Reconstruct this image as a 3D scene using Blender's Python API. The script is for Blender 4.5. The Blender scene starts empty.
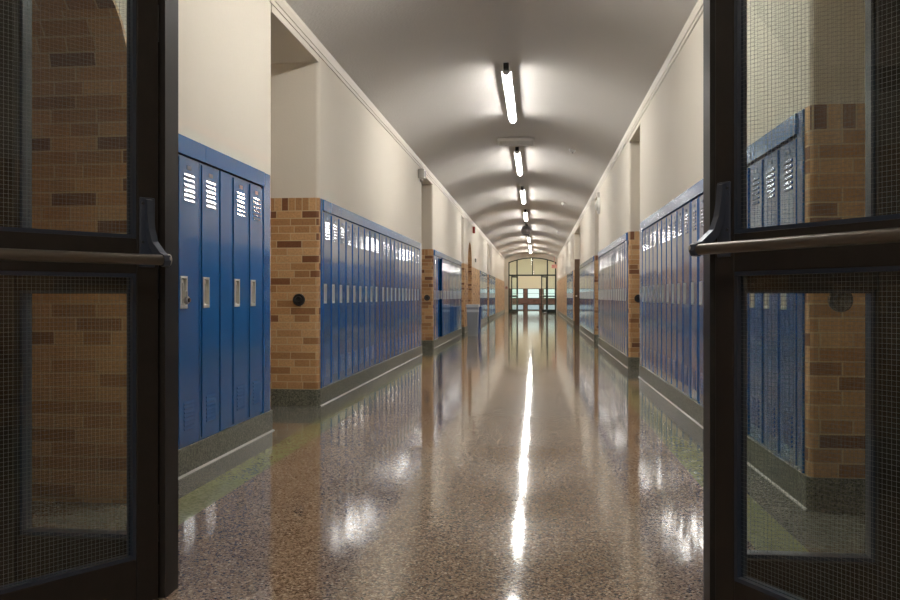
import bpy, bmesh, math, random
from mathutils import Vector, Matrix
random.seed(7)
SC = bpy.context.scene
COL = SC.collection
PI = math.pi
L, R = -1.957, 1.266          # corridor wall planes
CX = (L + R) / 2
WT = 1.89                     # top of wainscot / lockers
KB = 0.155                    # top of terrazzo base
SPR, CROWN = 3.25, 3.66       # vault springing / crown
YE = 50.5                     # far glazed screen
YF = 2.60                     # near door frame
ORD = ['first','second','third','fourth','fifth','sixth','seventh','eighth','ninth','tenth','eleventh','twelfth',
       'thirteenth','fourteenth','fifteenth','sixteenth','seventeenth','eighteenth','nineteenth','twentieth','twenty-first']

# ------------------------------------------------------------------ materials
def mat(name):
    m = bpy.data.materials.new(name); m.use_nodes = True
    nt = m.node_tree
    return m, nt, nt.nodes['Principled BSDF'], nt.links

def simple(name, col, rough=0.5, metal=0.0, coat=0.0, spec=0.5, noise=0.0, nscale=30, bump=0.0, bscale=200):
    m, nt, p, lk = mat(name)
    p.inputs['Base Color'].default_value = (*col, 1)
    p.inputs['Roughness'].default_value = rough
    p.inputs['Metallic'].default_value = metal
    p.inputs['Coat Weight'].default_value = coat
    p.inputs['Coat Roughness'].default_value = 0.08
    p.inputs['Specular IOR Level'].default_value = spec
    tc = nt.nodes.new('ShaderNodeTexCoord')
    if noise > 0:
        n = nt.nodes.new('ShaderNodeTexNoise'); n.inputs['Scale'].default_value = nscale; n.inputs['Detail'].default_value = 4
        mx = nt.nodes.new('ShaderNodeMix'); mx.data_type = 'RGBA'
        mx.inputs[6].default_value = (*[c * (1 - noise) for c in col], 1)
        mx.inputs[7].default_value = (*[min(1, c * (1 + noise)) for c in col], 1)
        lk.new(tc.outputs['Object'], n.inputs['Vector']); lk.new(n.outputs['Fac'], mx.inputs[0]); lk.new(mx.outputs[2], p.inputs['Base Color'])
    if bump > 0:
        n2 = nt.nodes.new('ShaderNodeTexNoise'); n2.inputs['Scale'].default_value = bscale; n2.inputs['Detail'].default_value = 3
        b = nt.nodes.new('ShaderNodeBump'); b.inputs['Strength'].default_value = bump; b.inputs['Distance'].default_value = 0.004
        lk.new(tc.outputs['Object'], n2.inputs['Vector']); lk.new(n2.outputs['Fac'], b.inputs['Height']); lk.new(b.outputs['Normal'], p.inputs['Normal'])
    return m

def emission(name, col, strength):
    m = bpy.data.materials.new(name); m.use_nodes = True
    nt = m.node_tree; nt.nodes.clear()
    e = nt.nodes.new('ShaderNodeEmission'); e.inputs['Color'].default_value = (*col, 1); e.inputs['Strength'].default_value = strength
    o = nt.nodes.new('ShaderNodeOutputMaterial'); nt.links.new(e.outputs[0], o.inputs[0])
    return m

def math_node(nt, op, a, b=None):
    n = nt.nodes.new('ShaderNodeMath'); n.operation = op
    for i, v in enumerate((a, b)):
        if v is None: continue
        if isinstance(v, (int, float)): n.inputs[i].default_value = v
        else: nt.links.new(v, n.inputs[i])
    return n.outputs[0]

def ramp(nt, fac, stops, interp='LINEAR'):
    r = nt.nodes.new('ShaderNodeValToRGB'); r.color_ramp.interpolation = interp
    el = r.color_ramp.elements
    while len(el) > 1: el.remove(el[-1])
    el[0].position = stops[0][0]; el[0].color = (*stops[0][1], 1)
    for p, c in stops[1:]:
        e = el.new(p); e.color = (*c, 1)
    nt.links.new(fac, r.inputs[0])
    return r.outputs[0]

def mixc(nt, fac, a, b):
    m = nt.nodes.new('ShaderNodeMix'); m.data_type = 'RGBA'
    for i, v in ((0, fac), (6, a), (7, b)):
        if isinstance(v, (int, float)): m.inputs[i].default_value = v
        elif isinstance(v, tuple): m.inputs[i].default_value = (*v, 1)
        else: nt.links.new(v, m.inputs[i])
    return m.outputs[2]

def brick_mat(name, tint=(1, 1, 1), soldier=True):
    m, nt, p, lk = mat(name)
    uv = nt.nodes.new('ShaderNodeUVMap'); uv.uv_map = 'UVMap'
    sep = nt.nodes.new('ShaderNodeSeparateXYZ'); lk.new(uv.outputs[0], sep.inputs[0])
    def bt(vec, w, h, off, seed):
        b = nt.nodes.new('ShaderNodeTexBrick')
        b.offset = off; b.offset_frequency = 2; b.squash = 0.62; b.squash_frequency = 3
        b.inputs['Color1'].default_value = (0, 0, 0, 1); b.inputs['Color2'].default_value = (1, 1, 1, 1); b.inputs['Mortar'].default_value = (0.5, 0.5, 0.5, 1)
        b.inputs['Scale'].default_value = 1; b.inputs['Mortar Size'].default_value = 0.0042; b.inputs['Mortar Smooth'].default_value = 0.2
        b.inputs['Brick Width'].default_value = w; b.inputs['Row Height'].default_value = h; b.inputs['Bias'].default_value = 0
        lk.new(vec, b.inputs['Vector']); return b
    sh = nt.nodes.new('ShaderNodeCombineXYZ')
    lk.new(sep.outputs[0], sh.inputs[0]); lk.new(math_node(nt, 'SUBTRACT', sep.outputs[1], 0.155), sh.inputs[1])
    b1 = bt(sh.outputs[0], 0.235, 0.0674, 0.45, 0)
    col, fac = b1.outputs['Color'], b1.outputs['Fac']
    if soldier:
        sw = nt.nodes.new('ShaderNodeCombineXYZ')
        lk.new(math_node(nt, 'SUBTRACT', sep.outputs[1], 1.7725), sw.inputs[0]); lk.new(sep.outputs[0], sw.inputs[1])
        b2 = bt(sw.outputs[0], 0.125, 0.064, 0.0, 1); b2.squash = 1
        sel = math_node(nt, 'GREATER_THAN', sep.outputs[1], 1.7725)
        selb = math_node(nt, 'LESS_THAN', sep.outputs[1], 1.8901)
        sel = math_node(nt, 'MULTIPLY', sel, selb)
        col = mixc(nt, sel, b1.outputs['Color'], b2.outputs['Color'])
        fm = nt.nodes.new('ShaderNodeMix'); lk.new(sel, fm.inputs[0]); lk.new(fac, fm.inputs[2]); lk.new(b2.outputs['Fac'], fm.inputs[3]); fac = fm.outputs[0]
    T = lambda c: tuple(a * b for a, b in zip(c, tint))
    pal = ramp(nt, col, [(0.0, T((.17, .065, .026))), (0.09, T((.22, .09, .036))), (0.15, T((.36, .18, .072))), (0.3, T((.45, .24, .098))), (0.5, T((.56, .32, .145))), (0.75, T((.62, .38, .185))), (1.0, T((.46, .245, .105)))])
    n = nt.nodes.new('ShaderNodeTexNoise'); n.inputs['Scale'].default_value = 60; n.inputs['Detail'].default_value = 5; lk.new(uv.outputs[0], n.inputs['Vector'])
    v = ramp(nt, n.outputs['Fac'], [(0.3, (.78, .78, .78)), (0.7, (1.1, 1.1, 1.1))])
    mu = nt.nodes.new('ShaderNodeMix'); mu.data_type = 'RGBA'; mu.blend_type = 'MULTIPLY'; mu.inputs[0].default_value = 1
    lk.new(pal, mu.inputs[6]); lk.new(v, mu.inputs[7])
    c = mixc(nt, fac, mu.outputs[2], T((.56, .42, .25)))
    lk.new(c, p.inputs['Base Color'])
    p.inputs['Roughness'].default_value = 0.42
    bp = nt.nodes.new('ShaderNodeBump'); bp.invert = True; bp.inputs['Strength'].default_value = 0.5; bp.inputs['Distance'].default_value = 0.004
    lk.new(fac, bp.inputs['Height']); lk.new(bp.outputs['Normal'], p.inputs['Normal'])
    return m

def terrazzo_nodes(nt, scale, stops):
    tc = nt.nodes.new('ShaderNodeTexCoord')
    w = nt.nodes.new('ShaderNodeTexNoise'); w.inputs['Scale'].default_value = scale * 1.3; w.inputs['Detail'].default_value = 1
    nt.links.new(tc.outputs['Object'], w.inputs['Vector'])
    va = nt.nodes.new('ShaderNodeVectorMath'); va.operation = 'MULTIPLY_ADD'
    nt.links.new(w.outputs['Color'], va.inputs[0]); va.inputs[1].default_value = (.012, .012, .012); nt.links.new(tc.outputs['Object'], va.inputs[2])
    v = nt.nodes.new('ShaderNodeTexVoronoi'); v.inputs['Scale'].default_value = scale; v.inputs['Randomness'].default_value = 1
    nt.links.new(va.outputs[0], v.inputs['Vector'])
    s = nt.nodes.new('ShaderNodeSeparateColor'); nt.links.new(v.outputs['Color'], s.inputs[0])
    return tc, ramp(nt, s.outputs[0], stops, 'CONSTANT')

def floor_mat():
    m, nt, p, lk = mat('terrazzo_floor')
    tc, chips = terrazzo_nodes(nt, 150, [(0, (.045, .030, .022)), (.20, (.15, .10, .068)), (.36, (.28, .20, .14)), (.60, (.37, .275, .195)), (.82, (.23, .165, .118)), (.94, (.50, .41, .31))])
    _, green = terrazzo_nodes(nt, 90, [(0, (.19, .20, .09)), (.3, (.25, .255, .12)), (.75, (.28, .28, .145))])
    _, grey = terrazzo_nodes(nt, 120, [(0, (.11, .108, .09)), (.25, (.15, .145, .12)), (.7, (.19, .18, .15))])
    sep = nt.nodes.new('ShaderNodeSeparateXYZ'); lk.new(tc.outputs['Object'], sep.inputs[0])
    x, y = sep.outputs[0], sep.outputs[1]
    # distance from the corridor's middle, borders run along both walls
    d = math_node(nt, 'ABSOLUTE', math_node(nt, 'SUBTRACT', x, CX))
    half = (R - L) / 2
    isg = math_node(nt, 'GREATER_THAN', d, half - 0.405)
    isk = math_node(nt, 'GREATER_THAN', d, half - 0.205)
    c = mixc(nt, isg, chips, green); c = mixc(nt, isk, c, grey)
    # brass divider joints every 1.07 m and between the bands
    f = math_node(nt, 'FRACT', math_node(nt, 'DIVIDE', math_node(nt, 'ADD', y, 100 * 1.07 - 3.37), 1.07))
    jt = math_node(nt, 'LESS_THAN', f, 0.0045)
    c = mixc(nt, math_node(nt, 'MULTIPLY', jt, 0.55), c, (.06, .045, .03))
    lk.new(c, p.inputs['Base Color'])
    n = nt.nodes.new('ShaderNodeTexNoise'); n.inputs['Scale'].default_value = 2.2; n.inputs['Detail'].default_value = 4; lk.new(tc.outputs['Object'], n.inputs['Vector'])
    rr = nt.nodes.new('ShaderNodeMapRange'); rr.inputs['To Min'].default_value = 0.055; rr.inputs['To Max'].default_value = 0.105
    lk.new(n.outputs['Fac'], rr.inputs['Value']); lk.new(rr.outputs[0], p.inputs['Roughness'])
    n2 = nt.nodes.new('ShaderNodeTexNoise'); n2.inputs['Scale'].default_value = 9; n2.inputs['Detail'].default_value = 2; lk.new(tc.outputs['Object'], n2.inputs['Vector'])
    b = nt.nodes.new('ShaderNodeBump'); b.inputs['Strength'].default_value = 0.05; b.inputs['Distance'].default_value = 0.01
    lk.new(n2.outputs['Fac'], b.inputs['Height']); lk.new(b.outputs['Normal'], p.inputs['Normal'])
    p.inputs['Specular IOR Level'].default_value = 0.55
    return m

def base_mat():
    m, nt, p, lk = mat('terrazzo_base')
    tc, grey = terrazzo_nodes(nt, 130, [(0, (.06, .062, .045)), (.25, (.13, .13, .095)), (.6, (.19, .185, .14)), (.9, (.26, .25, .19))])
    lk.new(grey, p.inputs['Base Color']); p.inputs['Roughness'].default_value = 0.32
    return m

def wired_glass(name, wire=True, tint=(.965, .985, .97), refl=1.0):
    m = bpy.data.materials.new(name); m.use_nodes = True
    nt = m.node_tree; nt.nodes.clear(); lk = nt.links
    o = nt.nodes.new('ShaderNodeOutputMaterial')
    t = nt.nodes.new('ShaderNodeBsdfTransparent'); t.inputs[0].default_value = (*tint, 1)
    g = nt.nodes.new('ShaderNodeBsdfGlossy'); g.inputs['Roughness'].default_value = 0.01; g.inputs[0].default_value = (.95, .98, 1, 1)
    fr = nt.nodes.new('ShaderNodeFresnel'); fr.inputs[0].default_value = 1.52
    mx = nt.nodes.new('ShaderNodeMixShader')
    ge = nt.nodes.new('ShaderNodeNewGeometry'); front = math_node(nt, 'SUBTRACT', 1.0, ge.outputs['Backfacing'])
    lk.new(math_node(nt, 'MULTIPLY', math_node(nt, 'MULTIPLY', fr.outputs[0], refl), front), mx.inputs[0]); lk.new(t.outputs[0], mx.inputs[1]); lk.new(g.outputs[0], mx.inputs[2])
    out = mx.outputs[0]
    if wire:
        uv = nt.nodes.new('ShaderNodeUVMap'); uv.uv_map = 'UVMap'
        s = nt.nodes.new('ShaderNodeSeparateXYZ'); lk.new(uv.outputs[0], s.inputs[0])
        fx = math_node(nt, 'LESS_THAN', math_node(nt, 'FRACT', math_node(nt, 'DIVIDE', s.outputs[0], 0.0128)), 0.06)
        fz = math_node(nt, 'LESS_THAN', math_node(nt, 'FRACT', math_node(nt, 'DIVIDE', s.outputs[1], 0.0128)), 0.055)
        w = math_node(nt, 'MULTIPLY', math_node(nt, 'MAXIMUM', fx, fz), front)
        d = nt.nodes.new('ShaderNodeBsdfPrincipled'); d.inputs['Base Color'].default_value = (.20, .22, .22, 1); d.inputs['Metallic'].default_value = .3; d.inputs['Roughness'].default_value = .45
        m2 = nt.nodes.new('ShaderNodeMixShader'); lk.new(w, m2.inputs[0]); lk.new(out, m2.inputs[1]); lk.new(d.outputs[0], m2.inputs[2]); out = m2.outputs[0]
    lk.new(out, o.inputs[0])
    return m

def plaster(name, col, bump, scale):
    return simple(name, col, 0.75, noise=0.04, nscale=1.2, bump=bump, bscale=scale, spec=0.25)

M = dict(
    fascia=simple('blue_fascia_enamel', (.009, .10, .30), .22, coat=.2, spec=.5, noise=.06, nscale=3),
    plaster=plaster('cream_plaster', (.655, .60, .512), 0.25, 60),
    ceil=plaster('ceiling_plaster', (.60, .575, .54), 0.9, 38),
    cornice=simple('cornice_paint', (.655, .60, .512), .5),
    brick=brick_mat('tan_brick'),
    arch_brick=brick_mat('arch_brick', soldier=False),
    brown_brick=brick_mat('brown_brick', (.30, .26, .42), False),
    floor=floor_mat(), base=base_mat(),
    caulk=simple('white_joint', (.30, .285, .245), .4),
    blue=simple('blue_enamel', (.010, .108, .325), .14, coat=.7, spec=.65, noise=.06, nscale=3, bump=.02, bscale=7),
    chrome=simple('nickel', (.80, .78, .72), .36, metal=.7),
    dark=simple('dark_steel', (.02, .02, .022), .4),
    plate=simple('number_plate_grey', (.16, .19, .24), .35, metal=.6),
    black=simple('black_anodised', (.020, .016, .013), .45, spec=.22, noise=.25, nscale=20),
    bead=simple('blue_black_bead', (.02, .028, .045), .3),
    bronze=simple('bronze_bar', (.14, .12, .10), .36, metal=.75),
    bracket=simple('grey_bracket', (.055, .065, .09), .38, metal=.4),
    glass=wired_glass('wired_glass'), clear=wired_glass('clear_glass', False, (.95, .98, .96)),
    white=simple('white_enamel', (.75, .74, .71), .4), tube=emission('lamp_diffuser', (1.0, .975, .93), 82.0),
    rubber=simple('black_rubber', (.012, .011, .011), .5),
    grey=simple('grey_plastic', (.30, .315, .34), .45), liner=simple('bin_liner', (.62, .64, .66), .35),
    bluebin=simple('blue_plastic', (.02, .07, .25), .4), red=simple('red_enamel', (.30, .03, .02), .4),
    silver=simple('satin_silver', (.50, .48, .44), .35, metal=.6), mirror=simple('mirror_dome', (.42, .41, .42), .35, metal=.5),
    wood=simple('oak_door', (.10, .055, .03), .4, noise=.2, nscale=14), greenframe=simple('green_black_frame', (.012, .022, .018), .35),
    signface=simple('pale_red_sign', (.62, .35, .30), .5), signred=simple('sign_red', (.5, .03, .03), .5),
    foyer=plaster('foyer_cream', (.74, .68, .53), .1, 60), tealframe=simple('teal_frame', (.05, .10, .10), .4), stone=simple('pale_concrete', (.42, .41, .38), .8, noise=.1, nscale=3),
)

# ------------------------------------------------------------------ mesh building
class MB:
    def __init__(s): s.bm = bmesh.new(); s.mi = 0
    def _f(s, vs):
        try: f = s.bm.faces.new(vs); f.material_index = s.mi; return f
        except ValueError: return None
    def box(s, x0, x1, y0, y1, z0, z1, bev=0, seg=2, M4=None):
        if x0 > x1: x0, x1 = x1, x0
        if y0 > y1: y0, y1 = y1, y0
        b = s.bm
        vs = [b.verts.new((x, y, z)) for z in (z0, z1) for y in (y0, y1) for x in (x0, x1)]
        fs = [s._f([vs[i] for i in q]) for q in ((0, 2, 3, 1), (4, 5, 7, 6), (0, 1, 5, 4), (2, 6, 7, 3), (0, 4, 6, 2), (1, 3, 7, 5))]
        if M4 is not None: bmesh.ops.transform(b, matrix=M4, verts=vs)
        if bev > 0:
            es = list({e for f in fs for e in f.edges})
            r = bmesh.ops.bevel(b, geom=es, offset=bev, segments=seg, profile=.5, affect='EDGES')
            for f in r['faces']: f.material_index = s.mi
        return s
    def poly(s, pts, z0, z1):
        """plan polygon (counter-clockwise) pulled up from z0 to z1"""
        b = s.bm
        lo = [b.verts.new((x, y, z0)) for x, y in pts]; hi = [b.verts.new((x, y, z1)) for x, y in pts]
        n = len(pts)
        s._f(lo[::-1]); s._f(hi)
        for i in range(n): s._f([lo[i], lo[(i + 1) % n], hi[(i + 1) % n], hi[i]])
        return s
    def prism(s, prof, axis, a0, a1):
        """2-D profile pulled along an axis; profile in the other two axes in xyz order"""
        def P(p, a):
            return {'x': (a, p[0], p[1]), 'y': (p[0], a, p[1]), 'z': (p[0], p[1], a)}[axis]
        lo = [s.bm.verts.new(P(p, a0)) for p in prof]; hi = [s.bm.verts.new(P(p, a1)) for p in prof]
        n = len(prof); s._f(lo[::-1]); s._f(hi)
        for i in range(n): s._f([lo[i], lo[(i + 1) % n], hi[(i + 1) % n], hi[i]])
        return s
    def cyl(s, p0, p1, r0, r1=None, n=20, caps=True):
        r1 = r0 if r1 is None else r1
        p0, p1 = Vector(p0), Vector(p1); d = (p1 - p0).normalized()
        u = d.orthogonal().normalized(); v = d.cross(u)
        A = []; B = []
        for i in range(n):
            a = 2 * PI * i / n; o = u * math.cos(a) + v * math.sin(a)
            A.append(s.bm.verts.new(p0 + o * r0)); B.append(s.bm.verts.new(p1 + o * r1))
        for i in range(n): s._f([A[i], A[(i + 1) % n], B[(i + 1) % n], B[i]])
        if caps: s._f(A[::-1]); s._f(B)
        return s
    def lathe(s, prof, c=(0, 0, 0), axis='z', n=28):
        c = Vector(c); rings = []
        for r, h in prof:
            ring = []
            for i in range(n):
                a = 2 * PI * i / n; q = (r * math.cos(a), r * math.sin(a), h)
                q = {'z': q, 'x': (q[2], q[0], q[1]), 'y': (q[1], q[2], q[0])}[axis]
                ring.append(s.bm.verts.new(c + Vector(q)))
            rings.append(ring)
        for a, b in zip(rings, rings[1:]):
            for i in range(n): s._f([a[i], a[(i + 1) % n], b[(i + 1) % n], b[i]])
        if prof[0][0] > 1e-5: s._f(rings[0][::-1])
        if prof[-1][0] > 1e-5: s._f(rings[-1])
        return s
    def tube(s, pts, r, n=10):
        pts = [Vector(p) for p in pts]; rings = []
        up = None
        for i, p in enumerate(pts):
            d = (pts[min(i + 1, len(pts) - 1)] - pts[max(i - 1, 0)]).normalized()
            if up is None: up = d.orthogonal().normalized()
            up = (up - d * up.dot(d)).normalized(); v = d.cross(up)
            rings.append([s.bm.verts.new(p + (up * math.cos(2 * PI * k / n) + v * math.sin(2 * PI * k / n)) * r) for k in range(n)])
        for a, b in zip(rings, rings[1:]):
            for k in range(n): s._f([a[k], a[(k + 1) % n], b[(k + 1) % n], b[k]])
        s._f(rings[0][::-1]); s._f(rings[-1])
        return s
    def mesh(s, name, mats, smooth=False):
        b = s.bm
        bmesh.ops.recalc_face_normals(b, faces=b.faces[:])
        uv = b.loops.layers.uv.new('UVMap')
        for f in b.faces:
            n = f.normal; ax, ay, az = abs(n.x), abs(n.y), abs(n.z)
            for l in f.loops:
                c = l.vert.co
                if az > .75: l[uv].uv = (c.x, c.y)
                elif ay > .6: l[uv].uv = (c.x, c.z)
                else: l[uv].uv = (c.y, c.z)
            f.smooth = smooth
        me = bpy.data.meshes.new(name); b.to_mesh(me); b.free()
        for m in (mats if isinstance(mats, (list, tuple)) else [mats]): me.materials.append(m)
        return me
    def build(s, name, mats, parent=None, smooth=False):
        o = bpy.data.objects.new(name, s.mesh(name, mats, smooth)); COL.objects.link(o)
        if parent is not None: o.parent = parent
        if smooth:
            try: o.data.set_sharp_from_angle(angle=math.radians(40))
            except Exception: pass
        return o

def empty(name, loc=(0, 0, 0), rz=0):
    o = bpy.data.objects.new(name, None); COL.objects.link(o); o.empty_display_size = .1
    o.location = loc; o.rotation_euler = (0, 0, rz); return o
def tag(o, label, cat, group=None):
    o['label'] = label; o['category'] = cat; o['kind'] = 'thing'
    if group: o['group'] = group
    return o
def struct(o): o['kind'] = 'structure'; return o
KIDS = {}
def copy_tree(o, parent=None):
    c = o.copy(); COL.objects.link(c)
    if parent is not None: c.parent = parent
    for ch in [k for k in ALL_CHILDREN(o)]: copy_tree(ch, c)
    return c
def ALL_CHILDREN(o): return list(o.children)

def rrect_plan(xw, xi, y0, y1, r0, r1, n=6):
    """plan rectangle: wall face at xw, back at xi; corner radii at (xw,y0) and (xw,y1)"""
    sg = 1 if xw > xi else -1          # outward direction of the face
    pts = [(xi, y0)]
    if r0 > 0:
        for k in range(n + 1):
            a = PI / 2 * k / n; pts.append((xw - sg * (r0 - r0 * math.sin(a)), y0 + r0 - r0 * math.cos(a)))
    else: pts.append((xw, y0))
    if r1 > 0:
        for k in range(n + 1):
            a = PI / 2 * k / n; pts.append((xw - sg * (r1 - r1 * math.cos(a)), y1 - r1 + r1 * math.sin(a)))
    else: pts.append((xw, y1))
    pts.append((xi, y1))
    return pts if sg > 0 else pts[::-1]

# ------------------------------------------------------------------ camera
cam = bpy.data.cameras.new('camera'); co = bpy.data.objects.new('camera', cam); COL.objects.link(co)
FPX = 820.0
cam.sensor_width = 36; cam.lens = FPX / 900 * 36; cam.shift_y = -4 / 900; cam.clip_start = .02; cam.clip_end = 300
co.location = (0, 0, 1.0); co.rotation_euler = (PI / 2, 0, math.atan(86.5 / FPX))
SC.camera = co
SC.view_settings.view_transform = 'Standard'; SC.view_settings.look = 'None'; SC.view_settings.gamma = 1
SC.view_settings.use_curve_mapping = False; SC.view_settings.exposure = 0.1
SC.cycles.diffuse_bounces = 8

# ------------------------------------------------------------------ world: bright overcast sky
w = bpy.data.worlds.new('sky'); SC.world = w; w.use_nodes = True
nt = w.node_tree; bg = nt.nodes['Background']
tc = nt.nodes.new('ShaderNodeTexCoord'); sp = nt.nodes.new('ShaderNodeSeparateXYZ'); nt.links.new(tc.outputs['Generated'], sp.inputs[0])
c = ramp(nt, sp.outputs[2], [(0.0, (.72, .84, .80)), (0.3, (.86, .95, 1.0)), (1.0, (.6, .8, 1.0))])
nt.links.new(c, bg.inputs[0]); bg.inputs[1].default_value = 1.2

# ------------------------------------------------------------------ shell: floor, vault
struct(MB().box(L - 1.2, R + 1.2, -3.2, YE + 6.5, -.12, 0).build('floor', M['floor']))

def arc_z(x, half=(R - L) / 2 + .03, spr=SPR, crown=CROWN):
    rise = crown - spr; rad = (half * half + rise * rise) / (2 * rise)
    return crown - rad + math.sqrt(max(0, rad * rad - (x - CX) ** 2))
def vault(y0, y1, th=.12, n=40):
    mb = MB(); xs = [L - .03 + (R - L + .06) * i / n for i in range(n + 1)]
    prof = [(x, arc_z(x)) for x in xs] + [(x, arc_z(x) + th) for x in xs[::-1]]
    b = mb.bm
    A = [b.verts.new((x, y0, z)) for x, z in prof]; B = [b.verts.new((x, y1, z)) for x, z in prof]
    m = len(prof)
    for i in range(m): mb._f([A[i], A[(i + 1) % m], B[(i + 1) % m], B[i]])
    for k in range(n):
        for V in (A, B): mb._f([V[k], V[k + 1], V[m - 2 - k], V[m - 1 - k]])
    return mb
struct(vault(2.56, YE + .1).build('ceiling', M['ceil'], smooth=True))
for side, xw, sg in (('left', L, 1), ('right', R, -1)):
    prof = [(xw - sg * .02, 3.17), (xw + sg * .010, 3.17), (xw + sg * .012, 3.20), (xw + sg * .008, 3.203), (xw + sg * .018, 3.207), (xw + sg * .028, 3.25), (xw + sg * .028, 3.30), (xw - sg * .02, 3.30)]
    struct(MB().prism(prof, 'y', 2.7, YE).build('trim_' + side, M['cornice']))

# ------------------------------------------------------------------ walls
BACK = .75
def wall_block(side, y0, y1, r0=.035, r1=.035):
    """plaster above the wainscot"""
    xw = L if side == 'left' else R; xi = xw - BACK if side == 'left' else xw + BACK
    struct(MB().poly(rrect_plan(xw, xi, y0, y1, r0, r1), WT, 3.32).build('wall_' + side, M['plaster'], smooth=True))
def brick_pier(side, y0, y1, r0=.035, r1=.035):
    xw = L if side == 'left' else R; xi = xw - BACK if side == 'left' else xw + BACK
    struct(MB().poly(rrect_plan(xw, xi, y0, y1, r0, r1), KB, WT).build('wall_' + side, M['brick'], smooth=True))
def bank_back(side, y0, y1):
    xw = L if side == 'left' else R; s = 1 if side == 'left' else -1
    struct(MB().box(xw - s * BACK, xw - s * .33, y0, y1, KB, WT).build('wall_' + side, M['plaster']))
def base_block(side, y0, y1, e0=True, e1=True):
    xw = L if side == 'left' else R; s = 1 if side == 'left' else -1
    p = .012
    mb = MB().poly(rrect_plan(xw + s * p, xw - s * BACK, y0 - (p if e0 else 0), y1 + (p if e1 else 0), .045 if e0 else 0, .045 if e1 else 0), 0, KB)
    struct(mb.build('baseboard_' + side, M['base'], smooth=True))
    struct(MB().prism([(xw + s * p, 0), (xw + s * (p + .010), 0), (xw + s * (p + .008), .004), (xw + s * p, .010)], 'y', y0, y1).build('trim_' + side, M['caulk']))
DOORN = [10]
def alcove(side, y0, y1, soffit=3.115, depth=.62):
    """recess with a classroom door in its back"""
    xw = L if side == 'left' else R; s = 1 if side == 'left' else -1
    struct(MB().box(xw - s * BACK, xw, y0 - .001, y1 + .001, soffit, 3.32).build('wall_' + side, M['plaster']))
    xb = xw - s * depth
    ym = (y0 + y1) / 2; hw = min(.44, (y1 - y0) / 2 - .06)
    mb = MB()
    mb.box(xb, xb - s * .3, y0 - .3, ym - hw, 0, soffit + .1); mb.box(xb, xb - s * .3, ym + hw, y1 + .3, 0, soffit + .1); mb.box(xb, xb - s * .3, ym - hw, ym + hw, 2.1, soffit + .1)
    struct(mb.build('wall_' + side, M['plaster']))
    DOORN[0] += 1
    d = struct(MB().box(xb - s * .03, xb - s * .075, ym - hw + .03, ym + hw - .03, 0.005, 2.07).build('door_%d' % DOORN[0], M['wood']))
    f = MB().box(xb + s * .012, xb - s * .1, ym - hw - .0, ym - hw + .035, 0, 2.1).box(xb + s * .012, xb - s * .1, ym + hw - .035, ym + hw, 0, 2.1).box(xb + s * .012, xb - s * .1, ym - hw, ym + hw, 2.065, 2.1)
    f.build('door_frame', M['wood'], d)
    MB().lathe([(.0, .075), (.02, .07), (.028, .05), (.02, .03), (.01, .02), (.01, -.03)] if s > 0 else [(.01, .03), (.01, -.02), (.02, -.03), (.028, -.05), (.02, -.07), (0, -.075)], (xb, ym - hw + .1, .95), 'x', 16).build('door_knob', M['chrome'], d, True)
def arch_wall(side, y0, y1, yc, r, zs, depth):
    """wall with a round-headed brick niche: piers are made by the caller"""
    xw = L if side == 'left' else R; s = 1 if side == 'left' else -1
    ro = r + .022; n = 20
    mb = MB(); b = mb.bm
    xb = xw - s * depth
    def ring(rad, x): return [b.verts.new((x, yc - rad * math.cos(PI * k / n), zs + rad * math.sin(PI * k / n))) for k in range(n + 1)]
    fr = ring(ro, xw); bk = ring(ro, xb)
    tops = [b.verts.new((xw, v.co.y, 3.32)) for v in fr]
    for k in range(n):
        mb._f([fr[k], fr[k + 1], tops[k + 1], tops[k]]); mb._f([fr[k], fr[k + 1], bk[k + 1], bk[k]])
    mb.box(xw, xb, y0, yc - ro, WT, 3.32); mb.box(xw, xb, yc + ro, y1, WT, 3.32)
    struct(mb.build('wall_' + side, M['plaster']))
    # brick lining and back of the niche
    mb = MB(); b = mb.bm
    x2 = xw + s * .004
    inner = [(yc - r, 0.0)] + [(yc - r * math.cos(PI * k / n), zs + r * math.sin(PI * k / n)) for k in range(n + 1)] + [(yc + r, 0.0)]
    outer = [(yc - ro, 0.0)] + [(yc - ro * math.cos(PI * k / n), zs + ro * math.sin(PI * k / n)) for k in range(n + 1)] + [(yc + ro, 0.0)]
    I0 = [b.verts.new((x2, y, z)) for y, z in inner]; I1 = [b.verts.new((xb, y, z)) for y, z in inner]
    O0 = [b.verts.new((x2, y, z)) for y, z in outer]; O1 = [b.verts.new((xb, y, z)) for y, z in outer]
    for k in range(len(inner) - 1):
        mb._f([I0[k], I0[k + 1], I1[k + 1], I1[k]]); mb._f([I0[k], I0[k + 1], O0[k + 1], O0[k]]); mb._f([O0[k], O0[k + 1], O1[k + 1], O1[k]])
    mb.box(xb, xb - s * .1, yc - ro - .05, yc + ro + .05, 0, zs + ro + .1)
    struct(mb.build('wall_' + side, M['arch_brick']))
    struct(MB().box(xb, xb + s * .012, yc - r, yc + r, 0, KB).build('baseboard_' + side, M['base']))

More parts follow.
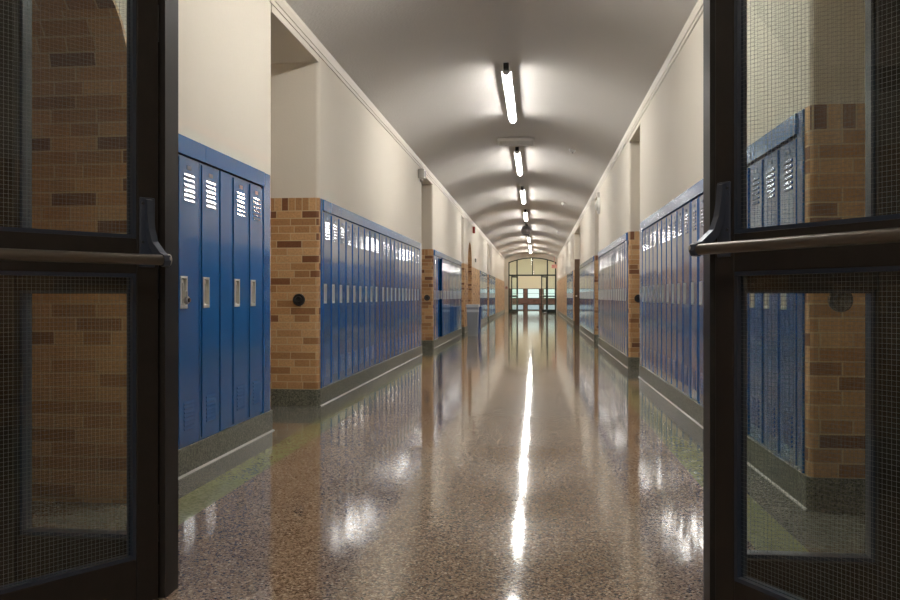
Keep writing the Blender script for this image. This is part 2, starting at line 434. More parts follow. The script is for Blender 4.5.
# ------------------------------------------------------------------ lockers
LW, DW = .305, .249
LH = 1.625                       # body height above the base
DZ0, DZ1 = .018, 1.612
def make_locker():
    root = empty('school_locker')
    h = LW / 2 - .001
    mb = MB()
    mb.box(-.30, -.295, -h, h, 0, LH); mb.box(-.295, 0, -h, -h + .004, 0, LH); mb.box(-.295, 0, h - .004, h, 0, LH)
    mb.box(-.295, 0, -h + .004, h - .004, 0, .015); mb.box(-.295, 0, -h + .004, h - .004, LH - .012, LH)
    mb.box(-.012, 0, -h + .004, -DW / 2 - .002, .015, LH - .012); mb.box(-.012, 0, DW / 2 + .002, h - .004, .015, LH - .012)
    mb.box(-.29, -.012, -h + .004, h - .004, 1.32, 1.328)
    mb.build('body', M['blue'], root)
    # door: pan with a cut-out for the recessed handle, pressed louvres top and bottom
    hy0, hy1, hz0, hz1 = -DW / 2 + .014, -DW / 2 + .094, .785, .952
    mb = MB(); t0, t1 = -.008, .007
    ys = [-DW / 2, hy0, hy1, DW / 2]; zs = [DZ0, hz0, hz1, DZ1]
    for i in range(3):
        for j in range(3):
            if i == 1 and j == 1: continue
            mb.box(t0, t1, ys[i], ys[i + 1], zs[j], zs[j + 1])
    bmesh.ops.remove_doubles(mb.bm, verts=mb.bm.verts[:], dist=1e-5)
    # drop the hidden inner walls between the slabs
    dead = [f for f in mb.bm.faces if all(len(e.link_faces) > 2 for e in f.edges)]
    def louvre(z, lw):
        mb.prism([(t1, z + .0185), (t1 + .0024, z + .010), (t1 + .0050, z + .002), (t1 + .0050, z), (t1, z + .0005)], 'y', -lw / 2, lw / 2)
    for k in range(6): louvre(1.375 + k * .0275, .135)
    for k in range(7): louvre(.095 + k * .0235, .135)
    door = mb.build('door', M['blue'], root)
    MB().box(t1, t1 + .002, -.028, .028, 1.556, 1.578).build('number_plate', M['plate'], door)
    mb = MB()
    rim = .009; a, bq = t1 - .002, t1 + .005
    mb.box(a, bq, hy0 - .004, hy1 + .004, hz1 - rim, hz1 + .004, .002).box(a, bq, hy0 - .004, hy1 + .004, hz0 - .010, hz0 + rim, .002)
    mb.box(a, bq, hy0 - .004, hy0 + rim, hz0 + rim, hz1 - rim, .002).box(a, bq, hy1 - rim, hy1 + .004, hz0 + rim, hz1 - rim, .002)
    mb.prism([(-.026, hz0 + .03), (-.024, hz1 - .006), (t1 - .002, hz1 - .002), (-.028, hz1), (-.03, hz0 + .03), (t1 - .002, hz0)], 'y', hy0 + .003, hy1 - .003)
    mb.box(-.028, t1 - .002, hy0 + .001, hy0 + .004, hz0, hz1).box(-.028, t1 - .002, hy1 - .004, hy1 - .001, hz0, hz1)
    ym = (hy0 + hy1) / 2
    mb.box(-.024, t1 - .004, ym - .012, ym + .012, hz1 - .036, hz1 - .014, .003)
    mb.box(-.012, t1 + .001, ym - .004, ym + .004, hz1 - .075, hz1 - .034, .002)
    mb.build('handle', M['chrome'], door)
    return root
LOCKER = make_locker(); FIRST = [True]
GR = 'blue school lockers along the corridor'
def place_locker(side, yc, label, group, ajar=0):
    o = LOCKER if FIRST[0] else copy_tree(LOCKER)
    FIRST[0] = False
    o.location = (L if side == 'left' else R, yc, KB); o.rotation_euler = (0, 0, 0 if side == 'left' else PI)
    tag(o, label, 'locker', group)
    for ch in o.children:
        if ch.name.startswith('door'):
            if ajar:
                a = math.radians(ajar); ch.rotation_euler = (0, 0, a)
                hx, hy = .0, DW / 2
                ch.location = (hx - (hx * math.cos(a) - hy * math.sin(a)), hy - (hx * math.sin(a) + hy * math.cos(a)), 0)
            else: ch.rotation_euler = (random.uniform(-.0035, .0035), 0, random.uniform(-.011, .011)) if True else 0
    return o

def bank(side, b0, b1, starts, where, count_from='near', seams=1.07, fillers=(), ajar=None):
    """lockers from b0 to b1 set flush in the wall; starts = y of each locker's near edge"""
    xw = L if side == 'left' else R; s = 1 if side == 'left' else -1
    bank_back(side, b0, b1)
    n = len(starts)
    for i, y in enumerate(starts):
        k = i if count_from == 'near' else n - 1 - i
        lab = 'blue locker, %s from the %s end of %s' % (ORD[k], count_from, where)
        aj = 0
        if ajar == i: lab = 'blue locker with its door ajar, in %s' % where; aj = 11
        place_locker(side, y + LW / 2, lab, 'blue lockers of ' + where, aj)
    for i, (y0, y1, nm) in enumerate(fillers):
        o = MB().box(xw - s * .03, xw + s * .008, y0, y1, KB + .004, KB + LH, .003).build('locker_filler_panel', M['blue'])
        tag(o, 'plain blue filler strip %s of %s' % (nm, where), 'filler panel', 'blue filler strips between lockers')
    for nm, y0, y1 in (('near', b0 + .001, starts[0] - .001), ('far', starts[-1] + LW + .001, b1 - .001)):
        if y1 - y0 < .004: continue
        o = MB().box(xw - s * .32, xw + s * .010, y0, y1, KB + .002, WT - .002, .003).build('locker_end_panel', M['blue'])
        tag(o, 'blue end panel at %s end of %s' % (nm, where), 'end panel', 'blue end panels of the locker banks')
    h0, h1 = starts[0], starts[-1] + LW
    cuts = [h0]
    y = h0 + seams * .63
    while y < h1 - .4: cuts.append(y); y += seams
    cuts.append(h1)
    for i in range(len(cuts) - 1):
        mb = MB().prism([(xw - s * .30, KB + LH + .006), (xw + s * .018, KB + LH + .006), (xw + s * .018, KB + LH + .016), (xw + s * .018, WT - .004), (xw - s * .30, WT - .002)], 'y', cuts[i] + .0015, cuts[i + 1] - .0015)
        o = mb.build('locker_top_panel', M['fascia'])
        tag(o, 'blue fascia, %s from near end above %s' % (ORD[i], where), 'fascia panel', 'blue fascia panels above the lockers')

def run(y0, n, p=LW): return [y0 + k * p for k in range(n)]
# ---- left wall, near to far
brick_pier('left', 2.70, 2.912, 0, 0); base_block('left', 2.70, 2.912, False, False)
arch_wall('left', 2.70, 3.90, 3.35, .416, 2.05, .55)
brick_pier('left', 3.788, 3.90, 0, 0); base_block('left', 3.788, 5.928, False, True)
bank('left', 3.90, 5.86, [3.985, 4.295, 4.605, 5.105, 5.41], 'the left bank nearest the doors', 'far', fillers=[(4.912, 5.103, 'in the middle')])
wall_block('left', 3.90, 5.928, 0, .035); brick_pier('left', 5.86, 5.928, 0, .035)
alcove('left', 5.928, 7.25)
wall_block('left', 7.25, 13.93); brick_pier('left', 7.25, 7.305, .035, 0); base_block('left', 7.25, 13.93)
bank('left', 7.305, 13.86, run(7.36, 9) + run(10.24, 11, .3105) , 'the long left bank', fillers=[(10.108, 10.236, 'in the middle')])
brick_pier('left', 13.86, 13.93, 0, .035)
alcove('left', 13.93, 15.45)
wall_block('left', 15.45, 21.4); brick_pier('left', 15.45, 15.58, .035, 0); base_block('left', 15.45, 21.4)
bank('left', 15.58, 21.32, run(15.62, 18, .3125), 'the left bank ending at the grey bin', ajar=3)
brick_pier('left', 21.32, 21.4, 0, .035)
alcove('left', 21.4, 22.25)
brick_pier('left', 22.25, 23.47, .035, 0); base_block('left', 22.25, 23.47, True, False)
wall_block('left', 22.25, 23.3, .035, 0)
arch_wall('left', 23.3, 25.0, 24.12, .62, 1.95, .5)
brick_pier('left', 24.77, 28.5, 0, 0); base_block('left', 24.77, 32.7, False, True); wall_block('left', 25.0, 32.7, 0, .035)
bank('left', 28.5, 32.62, run(28.55, 13, .31), 'the left bank past the arched niche')
brick_pier('left', 32.62, 32.7, 0, .035)
alcove('left', 32.7, 33.9)
wall_block('left', 33.9, YE, .035, 0); brick_pier('left', 33.9, 34.0, .035, 0); base_block('left', 33.9, YE, True, False)
bank('left', 34.0, 38.9, run(34.05, 15, .32), 'the farthest left bank')
brick_pier('left', 38.9, YE, 0, 0)
t = empty('classroom_door', (R + .02, 28.13, 0))
MB().box(0, .56, -.022, .022, .005, 2.25, .003).build('leaf', M['wood'], t)
MB().lathe([(0, -.085), (.026, -.07), (.028, -.055), (.012, -.04), (.012, -.02)], (.06, 0, 1.0), 'y', 16).build('knob', M['chrome'], t, True)
tag(t, 'brown wooden classroom door standing open in the far right alcove', 'door')
# ---- right wall
brick_pier('right', 2.70, 2.86, 0, .035); base_block('right', 2.70, 2.86, False, True); wall_block('right', 2.70, 2.86, 0, .035)
alcove('right', 2.86, 3.97)
wall_block('right', 3.97, 10.3); brick_pier('right', 3.97, 4.045, .035, 0); base_block('right', 3.97, 10.3)
bank('right', 4.045, 10.24, run(4.13, 8, .3055) + run(6.60, 1) + run(6.95, 10, .3055), 'the right bank nearest the doors', fillers=[(6.576, 6.598, 'after the eighth locker'), (6.907, 6.948, 'after the ninth locker')])
brick_pier('right', 10.24, 10.3, 0, .035)
alcove('right', 10.3, 11.5)
wall_block('right', 11.5, 17.05); brick_pier('right', 11.5, 11.62, .035, 0); base_block('right', 11.5, 17.05)
bank('right', 11.62, 16.98, run(11.66, 17, .310), 'the second right bank')
brick_pier('right', 16.98, 17.05, 0, .035)
alcove('right', 17.05, 18.2)
wall_block('right', 18.2, 24.4); brick_pier('right', 18.2, 18.33, .035, 0); base_block('right', 18.2, 24.4)
bank('right', 18.33, 24.32, run(18.38, 19, .31), 'the third right bank')
brick_pier('right', 24.32, 24.4, 0, .035)
alcove('right', 24.4, 28.2)
wall_block('right', 28.2, YE, .035, 0); brick_pier('right', 28.2, 28.9, .035, 0); base_block('right', 28.2, YE, True, False)
bank('right', 28.9, 34.5, run(28.95, 17, .322), 'the farthest right bank')
brick_pier('right', 34.5, YE, 0, 0)

# ------------------------------------------------------------------ ceiling lights
def make_light():
    t = empty('ceiling_light')
    ln = 2.62
    MB().box(-.034, .034, .0, ln, -.064, .012, .004).box(-.060, .060, .0, ln, -.071, -.062, .002).build('housing', M['white'], t)
    # wrap diffuser
    prof = [(.041 * math.cos(a), -.071 + .042 * math.sin(a)) for a in [-PI * k / 12 for k in range(13)]]
    MB().prism(prof, 'y', .012, ln - .012).build('diffuser', M['tube'], t, True)
    for y in (.0, ln - .012):
        MB().prism([(x * 1.06, -.070 + (z + .070) * 1.05) for x, z in prof], 'y', y, y + .012).build('end_cap', M['white'], t)
    MB().box(-.030, .030, -.09, -.004, -.06, .012, .006).build('junction_box', M['dark'], t)
    return t
LIGHTS = [9.45, 14.75, 20.05, 25.4, 30.7, 36.2, 41.6, 46.6]
lt = make_light()
for i, y in enumerate([4.1] + LIGHTS):
    o = lt if i == 0 else copy_tree(lt)
    o.location = (CX, y, CROWN - .008)
    lab = 'unseen strip light added above the doors, continuing the row' if i == 0 else 'white strip light on the vaulted ceiling, %s away from the doors' % (ORD[i - 1] + ' in view')  # first lamp is out of view, added for illumination as the row continues
    tag(o, lab, 'ceiling light', 'strip lights down the vault')

# ------------------------------------------------------------------ ceiling vent, mirror dome, detectors
t = empty('ceiling_vent', (CX, 14.02, arc_z(CX) - .005))
mb = MB()
mb.box(-.31, .31, -.24, -.21, -.05, .01).box(-.31, .31, .21, .24, -.05, .01).box(-.31, -.285, -.21, .21, -.05, .01).box(.285, .31, -.21, .21, -.05, .01)
mb.build('vent_frame', M['white'], t)
mb = MB()
for k in range(9):
    mb.box(-.285, .285, -.011, .011, -.0015, .0015, M4=Matrix.Translation((0, -.18 + k * .045, -.025)) @ Matrix.Rotation(-.6, 4, 'X'))
mb.build('vent_slats', M['white'], t)
MB().box(-.285, .285, -.21, .21, -.002, .006).build('vent_back', M['silver'], t)
tag(t, 'white rectangular ceiling vent between the first two strip lights', 'vent')
t = empty('mirror_dome', (CX - .03, 29.6, arc_z(CX) - .3))
MB().lathe([(0, -.17), (.08, -.155), (.135, -.11), (.165, -.05), (.172, 0), (.165, .05), (.12, .12), (.05, .16), (0, .17)], n=32).build('globe', M['mirror'], t, True)
MB().cyl((0, 0, .15), (0, 0, .31), .018).lathe([(.07, .28), (.07, .305)], n=24).build('stem', M['dark'], t)
mb = MB()
for k in range(6):
    a = PI * k / 6
    mb.tube([(.178 * math.cos(b) * math.cos(a), .178 * math.cos(b) * math.sin(a), .176 * math.sin(b)) for b in [2 * PI * j / 28 for j in range(29)]], .004, 6)
for z in (-.08, 0, .08):
    r = math.sqrt(.178 ** 2 - z * z) + .001
    mb.tube([(r * math.cos(2 * PI * j / 30), r * math.sin(2 * PI * j / 30), z) for j in range(31)], .004, 6)
mb.build('cage', M['plate'], t)
tag(t, 'dark caged globe hanging from the vault crown', 'globe')
for i, (x, y, lab) in enumerate(((.62, 14.3, 'small round detector on the right side of the vault, the nearest'), (.72, 22.2, 'small round detector on the vault beyond the wall bell'), (.82, 31.5, 'small round detector on the right of the vault past the caged globe'))):
    t = empty('smoke_detector', (x, y, arc_z(x)))
    MB().lathe([(.0, -.05), (.03, -.048), (.045, -.035), (.055, -.02), (.06, .02)], n=24).build('cover', M['white'], t, True)
    MB().lathe([(.012, -.058), (.016, -.048)], n=12).build('sensor', M['dark'], t)
    tag(t, lab, 'detector', 'detectors on the vault')

# ------------------------------------------------------------------ wall fittings
t = empty('wall_mounted_speaker', (L, 13.55, 2.96))
MB().box(0, .11, -.07, .07, 0, .15, .008).build('case', M['silver'], t)
MB().box(.11, .116, -.045, .045, .025, .12, .003).build('grille', M['dark'], t)
MB().box(0, .05, .15, .2, -.03, .05, .006).build('bracket', M['silver'], t)
tag(t, 'small grey box high on left wall beside the second alcove', 'speaker')
t = empty('wall_bell', (R, 16.75, 2.82))
MB().lathe([(.165, 0), (.165, -.03), (.15, -.05), (.145, -.02)], (0, 0, 0), 'x').build('ring', M['white'], t, True)
MB().lathe([(.12, -.02), (.115, -.06), (.06, -.085), (0, -.095)], (0, 0, 0), 'x').build('gong', M['silver'], t, True)
MB().box(0, -.05, -.03, .03, .165, .27, .006).build('mount', M['silver'], t)
tag(t, 'round pale bell high on right wall above the second bank', 'bell')
t = empty('wall_mounted_alarm', (L, 25.3, 2.94))
MB().box(0, .07, -.09, .09, 0, .2, .008).build('case', M['red'], t)
MB().box(.07, .085, -.05, .05, .11, .17, .004).build('lens', M['silver'], t)
tag(t, 'dark red alarm box high on left wall above the arched niche', 'alarm')
t = empty('thermostat', (L, 26.2, 2.08))
MB().box(0, .04, -.05, .05, 0, .12, .006).build('case', M['silver'], t)
MB().box(.04, .044, -.03, .03, .05, .1).build('window', M['dark'], t)
tag(t, 'small thermostat on left plaster wall just past the arched niche', 'thermostat')
t = empty('wall_mounted_alarm_pull', (-1.83, YE - .02, 1.43))
MB().box(-.06, .06, -.05, 0, 0, .15, .006).build('case', M['red'], t)
MB().box(-.035, .035, -.065, -.05, .04, .075, .003).build('pull_handle', M['white'], t)
tag(t, 'red fire alarm pull station left of the far glass screen', 'alarm')
for i, (x, y, z, lab) in enumerate(((-2.141, 7.25, .966, 'round black bumper on brick of the first left alcove'), (L - .11, 15.45, .966, 'round black bumper on brick of the second left alcove'),
                                    (R + .13, 11.5, .966, 'round black bumper on brick of the right alcove between two banks'), (1.40, 3.97, .981, 'round black bumper on brick seen through the right door'))):
    t = empty('wall_mounted_bumper', (x, y, z))
    MB().lathe([(.056, 0), (.056, -.008), (.05, -.014), (.040, -.012), (.034, -.008)], (0, 0, 0), 'y').build('flange', M['dark'], t, True)
    MB().lathe([(.032, -.006), (.032, -.018), (.026, -.026), (.012, -.022), (0, -.021)], (0, 0, 0), 'y').build('rubber_pad', M['rubber'], t, True)
    tag(t, lab, 'door bumper', 'round bumpers on the brick piers')
# padlock in the first visible latch
t = empty('hanging_padlock', (L + .020, 4.295 + LW / 2 - DW / 2 + .05, KB + .822))
MB().lathe([(.018, -.004), (.022, .0), (.022, .014), (.016, .018), (0, .019)], (0, 0, 0), 'x').build('body', M['silver'], t, True)
MB().lathe([(.012, .018), (.012, .026), (0, .027)], (0, 0, 0), 'x').build('dial', M['dark'], t)
MB().tube([(.004, -.012, .014)] + [(.004, -.012 * math.cos(a), .042 + .012 * math.sin(a)) for a in [PI * k / 10 for k in range(11)]] + [(.004, .012, .014)], .0032, 8).build('shackle', M['chrome'], t, True)
tag(t, 'small round lock in the latch of the leftmost visible locker', 'padlock')

# ------------------------------------------------------------------ bins
t = empty('trash_can', (-1.585, 20.5, 0))
def tapered(mb, w0, d0, w1, d1, z0, z1):
    v = [mb.bm.verts.new(p) for p in ((-w0, -d0, z0), (w0, -d0, z0), (w0, d0, z0), (-w0, d0, z0), (-w1, -d1, z1), (w1, -d1, z1), (w1, d1, z1), (-w1, d1, z1))]
    for q in ((3, 2, 1, 0), (0, 1, 5, 4), (1, 2, 6, 5), (2, 3, 7, 6), (3, 0, 4, 7)): mb._f([v[i] for i in q])
    return mb
mb = tapered(MB(), .115, .2, .142, .24, .0, .76); o = mb.build('bin_body', M['grey'], t)
o.modifiers.new('solid', 'SOLIDIFY').thickness = .006
mb = MB()
for q in ((-.155, .155, -.255, -.235), (-.155, .155, .235, .255), (-.155, -.135, -.235, .235), (.135, .155, -.235, .235)): mb.box(*q, .72, .785, .008)
mb.build('liner_rim', M['liner'], t)
mb = tapered(MB(), .138, .235, .138, .235, .60, .74); mb.build('liner', M['liner'], t)
tag(t, 'slim grey bin with a pale liner by the left lockers', 'bin')
t = empty('recycling_bin', (-1.63, 21.9, 0))
o = tapered(MB(), .13, .16, .17, .2, 0, .70).build('bin_body', M['bluebin'], t); o.modifiers.new('solid', 'SOLIDIFY').thickness = .006
mb = MB()
for q in ((-.185, .185, -.215, -.19), (-.185, .185, .19, .215), (-.185, -.16, -.19, .19), (.16, .185, -.19, .19)): mb.box(*q, .69, .72, .006)
mb.build('rim', M['bluebin'], t)
tag(t, 'blue recycling bin just behind the grey bin', 'bin')
# drinking fountain in the arched niche
t = empty('drinking_fountain', (L - .3, 24.12, 0))
MB().box(-.19, .12, -.24, .24, .55, .86, .02).build('cabinet', M['silver'], t)
MB().lathe([(.17, 0), (.19, .03), (.17, .03), (.10, .005), (0, 0)], (.03, 0, .86), n=24).build('basin', M['chrome'], t, True)
MB().tube([(-.12, .1, .86), (-.12, .1, .94), (-.1, .1, .96), (-.06, .09, .955)], .012).build('spout', M['chrome'], t, True)
MB().box(-.19, .0, -.08, .08, 0, .55, .01).build('pedestal', M['dark'], t)
tag(t, 'steel drinking fountain inside the arched brick niche', 'drinking fountain')

# ------------------------------------------------------------------ near door frame with sidelights
HL, HR = -1.222, .532             # hinge lines
FD = .10
def frame_side(name, x_in, x_out, s):
    """s=-1 left, +1 right: jamb, outer post, rails, panes"""
    z = 2.2
    mb = MB()
    mb.box(x_in, x_in + s * .055, YF, YF + FD, 0, z); mb.box(x_out, x_out + s * .09, YF, YF + FD, 0, z)
    a, b = x_in + s * .055, x_out
    mb.box(a, b, YF + .01, YF + FD - .01, 0, .185); mb.box(a, b, YF + .01, YF + FD - .01, 1.02, 1.15); mb.box(a, b, YF + .01, YF + FD - .01, 2.08, z)
    o = struct(mb.build(name, M['black']))
    for z0, z1 in ((.185, 1.02), (1.15, 2.08)):
        MB().box(a, b, YF + .05, YF + .056, z0, z1).build('glass_pane', M['glass'], o)
        g = MB()
        g.box(a, b, YF + .03, YF + .076, z0, z0 + .012).box(a, b, YF + .03, YF + .076, z1 - .012, z1).box(a, a + s * .012, YF + .03, YF + .076, z0 + .012, z1 - .012).box(b, b - s * .012, YF + .03, YF + .076, z0 + .012, z1 - .012)
        g.build('glazing_bead', M['bead'], o)
    # wall stub between the post and the corridor wall
    xw = L - .6 if s < 0 else R + .6
    struct(MB().box(x_out + s * .09, xw, YF, YF + FD, KB, WT).build('wall_front', M['brick']))
    struct(MB().box(x_out + s * .09, xw, YF - .012, YF + FD, 0, KB).build('baseboard_front', M['base']))
    struct(MB().box(x_out + s * .09, xw, YF, YF + FD, WT, 3.45).build('wall_front', M['plaster']))
frame_side('window_1', HL, -1.755, -1)
frame_side('window_2', HR, 1.03, 1)
mb = MB().box(-1.845, 1.12, YF, YF + FD, 2.2, 2.28)
struct(mb.build('trim_1', M['black']))
struct(MB().box(-1.845, 1.12, YF + .01, YF + FD - .01, 2.28, CROWN + .1).build('wall_front', M['plaster']))

def make_door(s):
    """leaf in local coordinates: hinge at the origin, leaf along +x, push side facing -y (s=+1) """
    W, T, Z0, Z1 = .862, .044, .008, 2.13
    name = 'glass_door'
    t = empty(name)
    st = .080
    def leaf(mb, x0, x1, z0, z1, e=0, bev=.003): mb.box(x0, x1, -T / 2 + e, T / 2 - e, z0, z1, bev)
    for nm, x0, x1 in (('hinge_stile', 0.004, st), ('lock_stile', W - st, W)):
        mb = MB(); leaf(mb, x0, x1, Z0, Z1); mb.build('stile', M['black'], t)
    for z0, z1 in ((Z0, .155), (1.072, 1.185), (2.03, Z1)):
        mb = MB(); leaf(mb, st, W - st, z0, z1, .0005); mb.build('rail', M['black'], t)
    for z0, z1 in ((.155, 1.072), (1.185, 2.03)):
        g = MB().box(st, W - st, -.003, .003, z0, z1).build('glass_pane', M['glass'], t)
        bd = MB()
        for f0, f1 in ((-T / 2 + .003, -.004), (.004, T / 2 - .003)):
            bd.box(st, st + .012, f0, f1, z0, z1).box(W - st - .012, W - st, f0, f1, z0, z1).box(st + .012, W - st - .012, f0, f1, z0, z0 + .012).box(st + .012, W - st - .012, f0, f1, z1 - .012, z1)
        bd.build('glazing_bead', M['bead'], t)
    for z in (.25, 1.05, 1.9):
        MB().cyl((0, T / 2 * 0, z - .06), (0, 0, z + .06), .009, n=14).build('hinge', M['dark'], t)
    # crash bar: two bracket arms and the round bar they carry, on the push side
    f = -T / 2 * s
    o = -s
    zb = 1.137 if s > 0 else 1.113; off = f + o * .110
    bar = MB().cyl((.035, off, zb), (W - .035, off, zb), .0165, n=24).build('push_bar', M['bronze'], t, True)
    for x in (.046, W - .046):
        mb = MB().box(x - .026, x + .026, f, f + o * .008, zb - .02, zb + .205, .003)
        # curved arm from the top of the plate down and out to the bar
        prof = [(f + o * .008, zb + .200), (f + o * .022, zb + .196), (f + o * .026, zb + .15), (f + o * .036, zb + .10), (f + o * .054, zb + .06), (f + o * .100, zb + .024), (f + o * .126, zb + .014), (f + o * .130, zb - .004), (f + o * .124, zb - .018), (f + o * .108, zb - .021), (f + o * .092, zb - .008), (f + o * .066, zb + .014), (f + o * .034, zb + .044), (f + o * .018, zb + .08), (f + o * .008, zb + .12)]
        mb.prism(prof, 'x', x - .011, x + .011)
        br = mb.build('bar_bracket', M['bracket'], t)
        mb = MB()
        for z in (zb + .185, zb + .06): mb.cyl((x + .018, f + o * .007, z), (x + .018, f + o * .011, z), .005, n=10)
        mb.build('screw', M['dark'], br)
    for x in (.033, W - .037):
        MB().lathe([(.0, -.002), (.0195, -.002), (.0195, .006), (0, .006)], (x, off, zb), 'x', 20).build('bar_end_cap', M['silver'], t, True)
    return t
dl = make_door(-1); dr = make_door(1)
# left leaf runs from its hinge toward the camera's left, push side toward the corridor's middle
dl.location = (HL - .026, YF - .012, 0); dl.rotation_euler = (0, 0, math.atan2(-.824, -.567))
dr.location = (HR + .026, YF - .012, 0); dr.rotation_euler = (0, 0, math.atan2(-.85, .527))
tag(dl, 'open black glass door on the left with wired panes and crash bar', 'door', 'open glass doors')
tag(dr, 'open black glass door on the right with wired panes and crash bar', 'door', 'open glass doors')

# ------------------------------------------------------------------ entrance vestibule around the camera
VX0, VX1, VY = -2.35, 1.75, -3.0
for side, xw, s in (('left', VX0, 1), ('right', VX1, -1)):
    struct(MB().box(xw, xw - s * .2, VY, YF, KB, WT).build('wall_vestibule_' + side, M['brick']))
    struct(MB().box(xw, xw - s * .2, VY, YF, WT, 3.3).build('wall_vestibule_' + side, M['plaster']))
    struct(MB().box(xw + s * .012, xw - s * .2, VY, YF, 0, KB).build('baseboard_vestibule_' + side, M['base']))
struct(MB().box(VX0 - .2, VX1 + .2, VY - .2, YF + .02, 3.3, 3.4).build('ceiling_vestibule', M['ceil']))
mb = MB(); xs = [VX0 - .2, -1.75, -.95, -.35, .45, 1.1, VX1 + .2]
struct(MB().box(VX0 - .2, VX1 + .2, VY - .15, VY, 2.3, 3.3).box(VX0 - .2, -1.75, VY - .15, VY, 0, 2.3).box(1.2, VX1 + .2, VY - .15, VY, 0, 2.3).build('wall_back', M['plaster']))
mb = MB()
for x in (-1.75, -.80, .15, 1.12): mb.box(x, x + .08, VY - .1, VY - .02, 0, 2.3)
for a, b in ((-1.67, -.80), (-.72, .15), (.23, 1.12)): mb.box(a, b, VY - .09, VY - .03, 0, .2).box(a, b, VY - .09, VY - .03, 1.0, 1.12).box(a, b, VY - .09, VY - .03, 2.22, 2.3)
o = struct(mb.build('window_3', M['black']))  # unseen glazing behind the camera, added to give sky for reflections
for a, b in ((-1.67, -.80), (-.72, .15), (.23, 1.12)):
    for z0, z1 in ((.2, 1.0), (1.12, 2.22)): MB().box(a, b, VY - .063, VY - .057, z0, z1).build('glass_pane', M['clear'], o)

# ------------------------------------------------------------------ far glazed screen
def seg_arc(x0, x1, zs, zc, n=24):
    h = (x1 - x0) / 2; c = (x0 + x1) / 2; rise = zc - zs; rad = (h * h + rise * rise) / (2 * rise)
    return [(c - h + 2 * h * k / n, zc - rad + math.sqrt(rad * rad - (-h + 2 * h * k / n) ** 2)) for k in range(n + 1)]
SX0, SX1 = -1.72, 1.20
arc = seg_arc(SX0, SX1, 3.07, 3.37)
mb = MB(); b = mb.bm
for y in (YE, YE + .25):
    for k in range(24):
        mb._f([b.verts.new(p) for p in ((arc[k][0], y, arc[k][1]), (arc[k + 1][0], y, arc[k + 1][1]), (arc[k + 1][0], y, 3.9), (arc[k][0], y, 3.9))])
for k in range(24): mb._f([b.verts.new(p) for p in ((arc[k][0], YE, arc[k][1]), (arc[k + 1][0], YE, arc[k + 1][1]), (arc[k + 1][0], YE + .25, arc[k + 1][1]), (arc[k][0], YE + .25, arc[k][1]))])
mb.box(L - .8, SX0, YE, YE + .25, 0, 3.9); mb.box(SX1, R + .8, YE, YE + .25, 0, 3.9)
struct(mb.build('wall_end', M['plaster']))
ys0, ys1 = YE + .06, YE + .13
mb = MB(); b = mb.bm
for k in range(24):       # arched head member
    (xa, za), (xb_, zb_) = arc[k], arc[k + 1]
    P = [b.verts.new(p) for p in ((xa, ys0, za), (xb_, ys0, zb_), (xb_, ys0, zb_ - .07), (xa, ys0, za - .07), (xa, ys1, za), (xb_, ys1, zb_), (xb_, ys1, zb_ - .07), (xa, ys1, za - .07))]
    for q in ((0, 1, 2, 3), (5, 4, 7, 6), (3, 2, 6, 7)): mb._f([P[i] for i in q])
MX = [-1.19, .663]
mb.box(SX0, SX0 + .07, ys0, ys1, 0, 3.09).box(SX1 - .07, SX1, ys0, ys1, 0, 3.09)
for x in MX: mb.box(x - .04, x + .04, ys0, ys1, 0, 3.3)
mb.box(CX + .105 - .03, CX + .105 + .03, ys0, ys1, 2.32, 3.34)
mb.box(SX0, SX1, ys0, ys1, 2.23, 2.32)
for a, b_ in ((SX0 + .07, MX[0] - .04), (MX[1] + .04, SX1 - .07)):
    mb.box(a, b_, ys0, ys1, .95, 1.02)
o = struct(mb.build('window_4', M['greenframe']))
for a, b_ in ((SX0 + .07, MX[0] - .04), (MX[1] + .04, SX1 - .07)):
    MB().box(a - .1, b_ + .1, ys0 - .03, ys1 + .01, .0, .17).build('bottom_panel', M['greenframe'], o)
    MB().box(a, b_, ys0 + .03, ys0 + .036, .17, .95).build('glass_pane', M['clear'], o); MB().box(a, b_, ys0 + .03, ys0 + .036, 1.02, 2.23).build('glass_pane', M['clear'], o)
for a, b_ in ((SX0 + .07, MX[0] - .04), (MX[0] + .04, CX + .075), (CX + .135, MX[1] - .04), (MX[1] + .04, SX1 - .07)):
    pts = [(x, z - .07) for x, z in arc if a < x < b_]
    pr = [(a, 2.32)] + [(a, max(2.98, [z for x, z in arc if x >= a][0] - .08))] + pts + [(b_, [z for x, z in arc if x <= b_][-1] - .08), (b_, 2.32)]
    MB().prism(pr, 'y', ys0 + .03, ys0 + .036).build('glass_pane', M['clear'], o)
def far_door(x, rz, label, s):
    t = empty('far_glass_door', (x, ys0 - .02, 0), rz)
    W = .86
    for a, b_ in ((0, .07), (W - .07, W)): MB().box(a, b_, -.02, .02, .01, 2.21).build('stile', M['greenframe'], t)
    for a, b_ in ((.01, .17), (.94, 1.03), (2.12, 2.21)): MB().box(.07, W - .07, -.019, .019, a, b_).build('rail', M['greenframe'], t)
    for a, b_ in ((.17, .94), (1.03, 2.12)): MB().box(.07, W - .07, -.003, .003, a, b_).build('glass_pane', M['clear'], t)
    MB().cyl((.06, -s * .08, 1.05), (W - .06, -s * .08, 1.05), .015, n=12).build('push_bar', M['silver'], t)
    return tag(t, label, 'door', 'glass doors of the far screen')
far_door(MX[0] + .045, math.radians(-115), 'open dark framed glass door at left of the far arched screen', -1)
far_door(MX[1] - .045, math.radians(-112), 'open dark framed glass door at right of the far arched screen', 1)
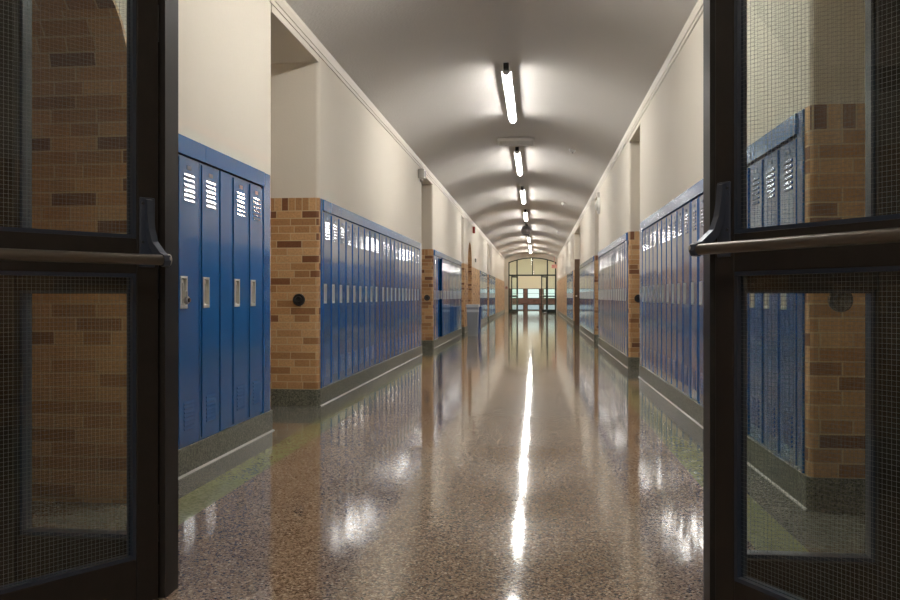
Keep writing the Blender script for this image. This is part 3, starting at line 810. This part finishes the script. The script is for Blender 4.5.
# exit sign on the right of the arch
t = empty('exit_sign', (1.06, YE - 1.0, 2.66))
MB().box(-.165, .165, -.03, .03, 0, .23, .006).build('case', M['signface'], t)
def stroke_text(mb, txt, x, z, h, y, wl, th):
    S = {'E': [(0, 0, 0, 1), (0, 0, 1, 0), (0, .5, .8, .5), (0, 1, 1, 1)], 'X': [(0, 0, 1, 1), (0, 1, 1, 0)], 'I': [(.5, 0, .5, 1)], 'T': [(.5, 0, .5, 1), (0, 1, 1, 1)]}
    for ch in txt:
        for a, b_, c_, d in S[ch]:
            p0 = Vector((x + a * wl, y, z + b_ * h)); p1 = Vector((x + c_ * wl, y, z + d * h))
            dv = p1 - p0; ang = math.atan2(dv.z, dv.x)
            mb.box(-dv.length / 2 - th / 2, dv.length / 2 + th / 2, -.002, .002, -th / 2, th / 2, M4=Matrix.Translation((p0 + p1) / 2) @ Matrix.Rotation(-ang, 4, 'Y'))
        x += wl + .022
mb = MB(); stroke_text(mb, 'EXIT', -.126, .05, .13, -.0325, .044, .017); mb.build('lettering', M['signred'], t)
MB().box(-.02, .02, -.02, .02, .23, .84).build('stem', M['signface'], t)
tag(t, 'pale red exit sign hanging at right before the far arch', 'exit sign')

# ------------------------------------------------------------------ foyer beyond the screen
FY = 57.0
struct(MB().box(L - 1.3, L - 1.1, YE + .2, FY + .2, 0, 3.9).build('wall_foyer_left', M['foyer'])); struct(MB().box(R + 1.1, R + 1.3, YE + .2, FY + .2, 0, 3.9).build('wall_foyer_right', M['foyer']))
struct(MB().box(L - 1.3, R + 1.3, YE, FY + .2, 3.8, 3.95).build('ceiling_foyer', M['foyer']))
WX = [(-2.75, -1.95), (-1.71, -.89), (-.63, .21), (.47, 1.29), (1.53, 2.30)]
mb = MB(); x = L - 1.2
for a, b_ in WX: mb.box(x, a, FY, FY + .2, 0, 1.52); x = b_
mb.box(x, R + 1.2, FY, FY + .2, 0, 1.52)
for a, b_ in WX: mb.box(a, b_, FY, FY + .2, .42, .83); mb.box(a, b_, FY, FY + .2, 0, .03)
struct(mb.build('wall_foyer_back', M['brown_brick'])); struct(MB().box(L - 1.2, R + 1.2, FY - .02, FY + .2, 1.52, 3.85).build('wall_foyer_back', M['foyer']))
for i, (a, b_) in enumerate(WX):
    for z0, z1 in ((.03, .42), (.83, 1.52)):
        mb = MB().box(a, b_, FY + .05, FY + .1, z1 - .04, z1).box(a, b_, FY + .05, FY + .1, z0, z0 + .04).box(a, a + .04, FY + .05, FY + .1, z0, z1).box(b_ - .04, b_, FY + .05, FY + .1, z0, z1)
        if z1 > 1: mb.box(a, b_, FY + .06, FY + .09, (z0 + z1) / 2 - .01, (z0 + z1) / 2 + .01)
        o = struct(mb.build('window_%d' % (5 + i * 2 + (z1 > 1)), M['tealframe']))
        MB().box(a + .04, b_ - .04, FY + .07, FY + .075, z0 + .04, z1 - .04).build('glass_pane', M['clear'], o)
for x in (CX - 1.0, CX + 1.0):
    o = copy_tree(lt); o.location = (x, 52.4, 3.79); tag(o, 'strip light added to brighten the foyer behind the far screen', 'ceiling light', 'strip lights added in the foyer')  # lamps with no visible source, added because the foyer was too dark
o = copy_tree(lt); o.location = (CX, -2.2, 3.29); tag(o, 'unseen strip light added in the vestibule to light the door faces', 'ceiling light')  # lamp behind the camera, added to light the door faces
struct(MB().box(-30, 30, FY + .25, 110, -.3, -.1).build('ground_outside', M['stone'])); struct(MB().box(-30, 30, -40, VY - .2, -.3, -.1).build('ground_outside', M['stone']))
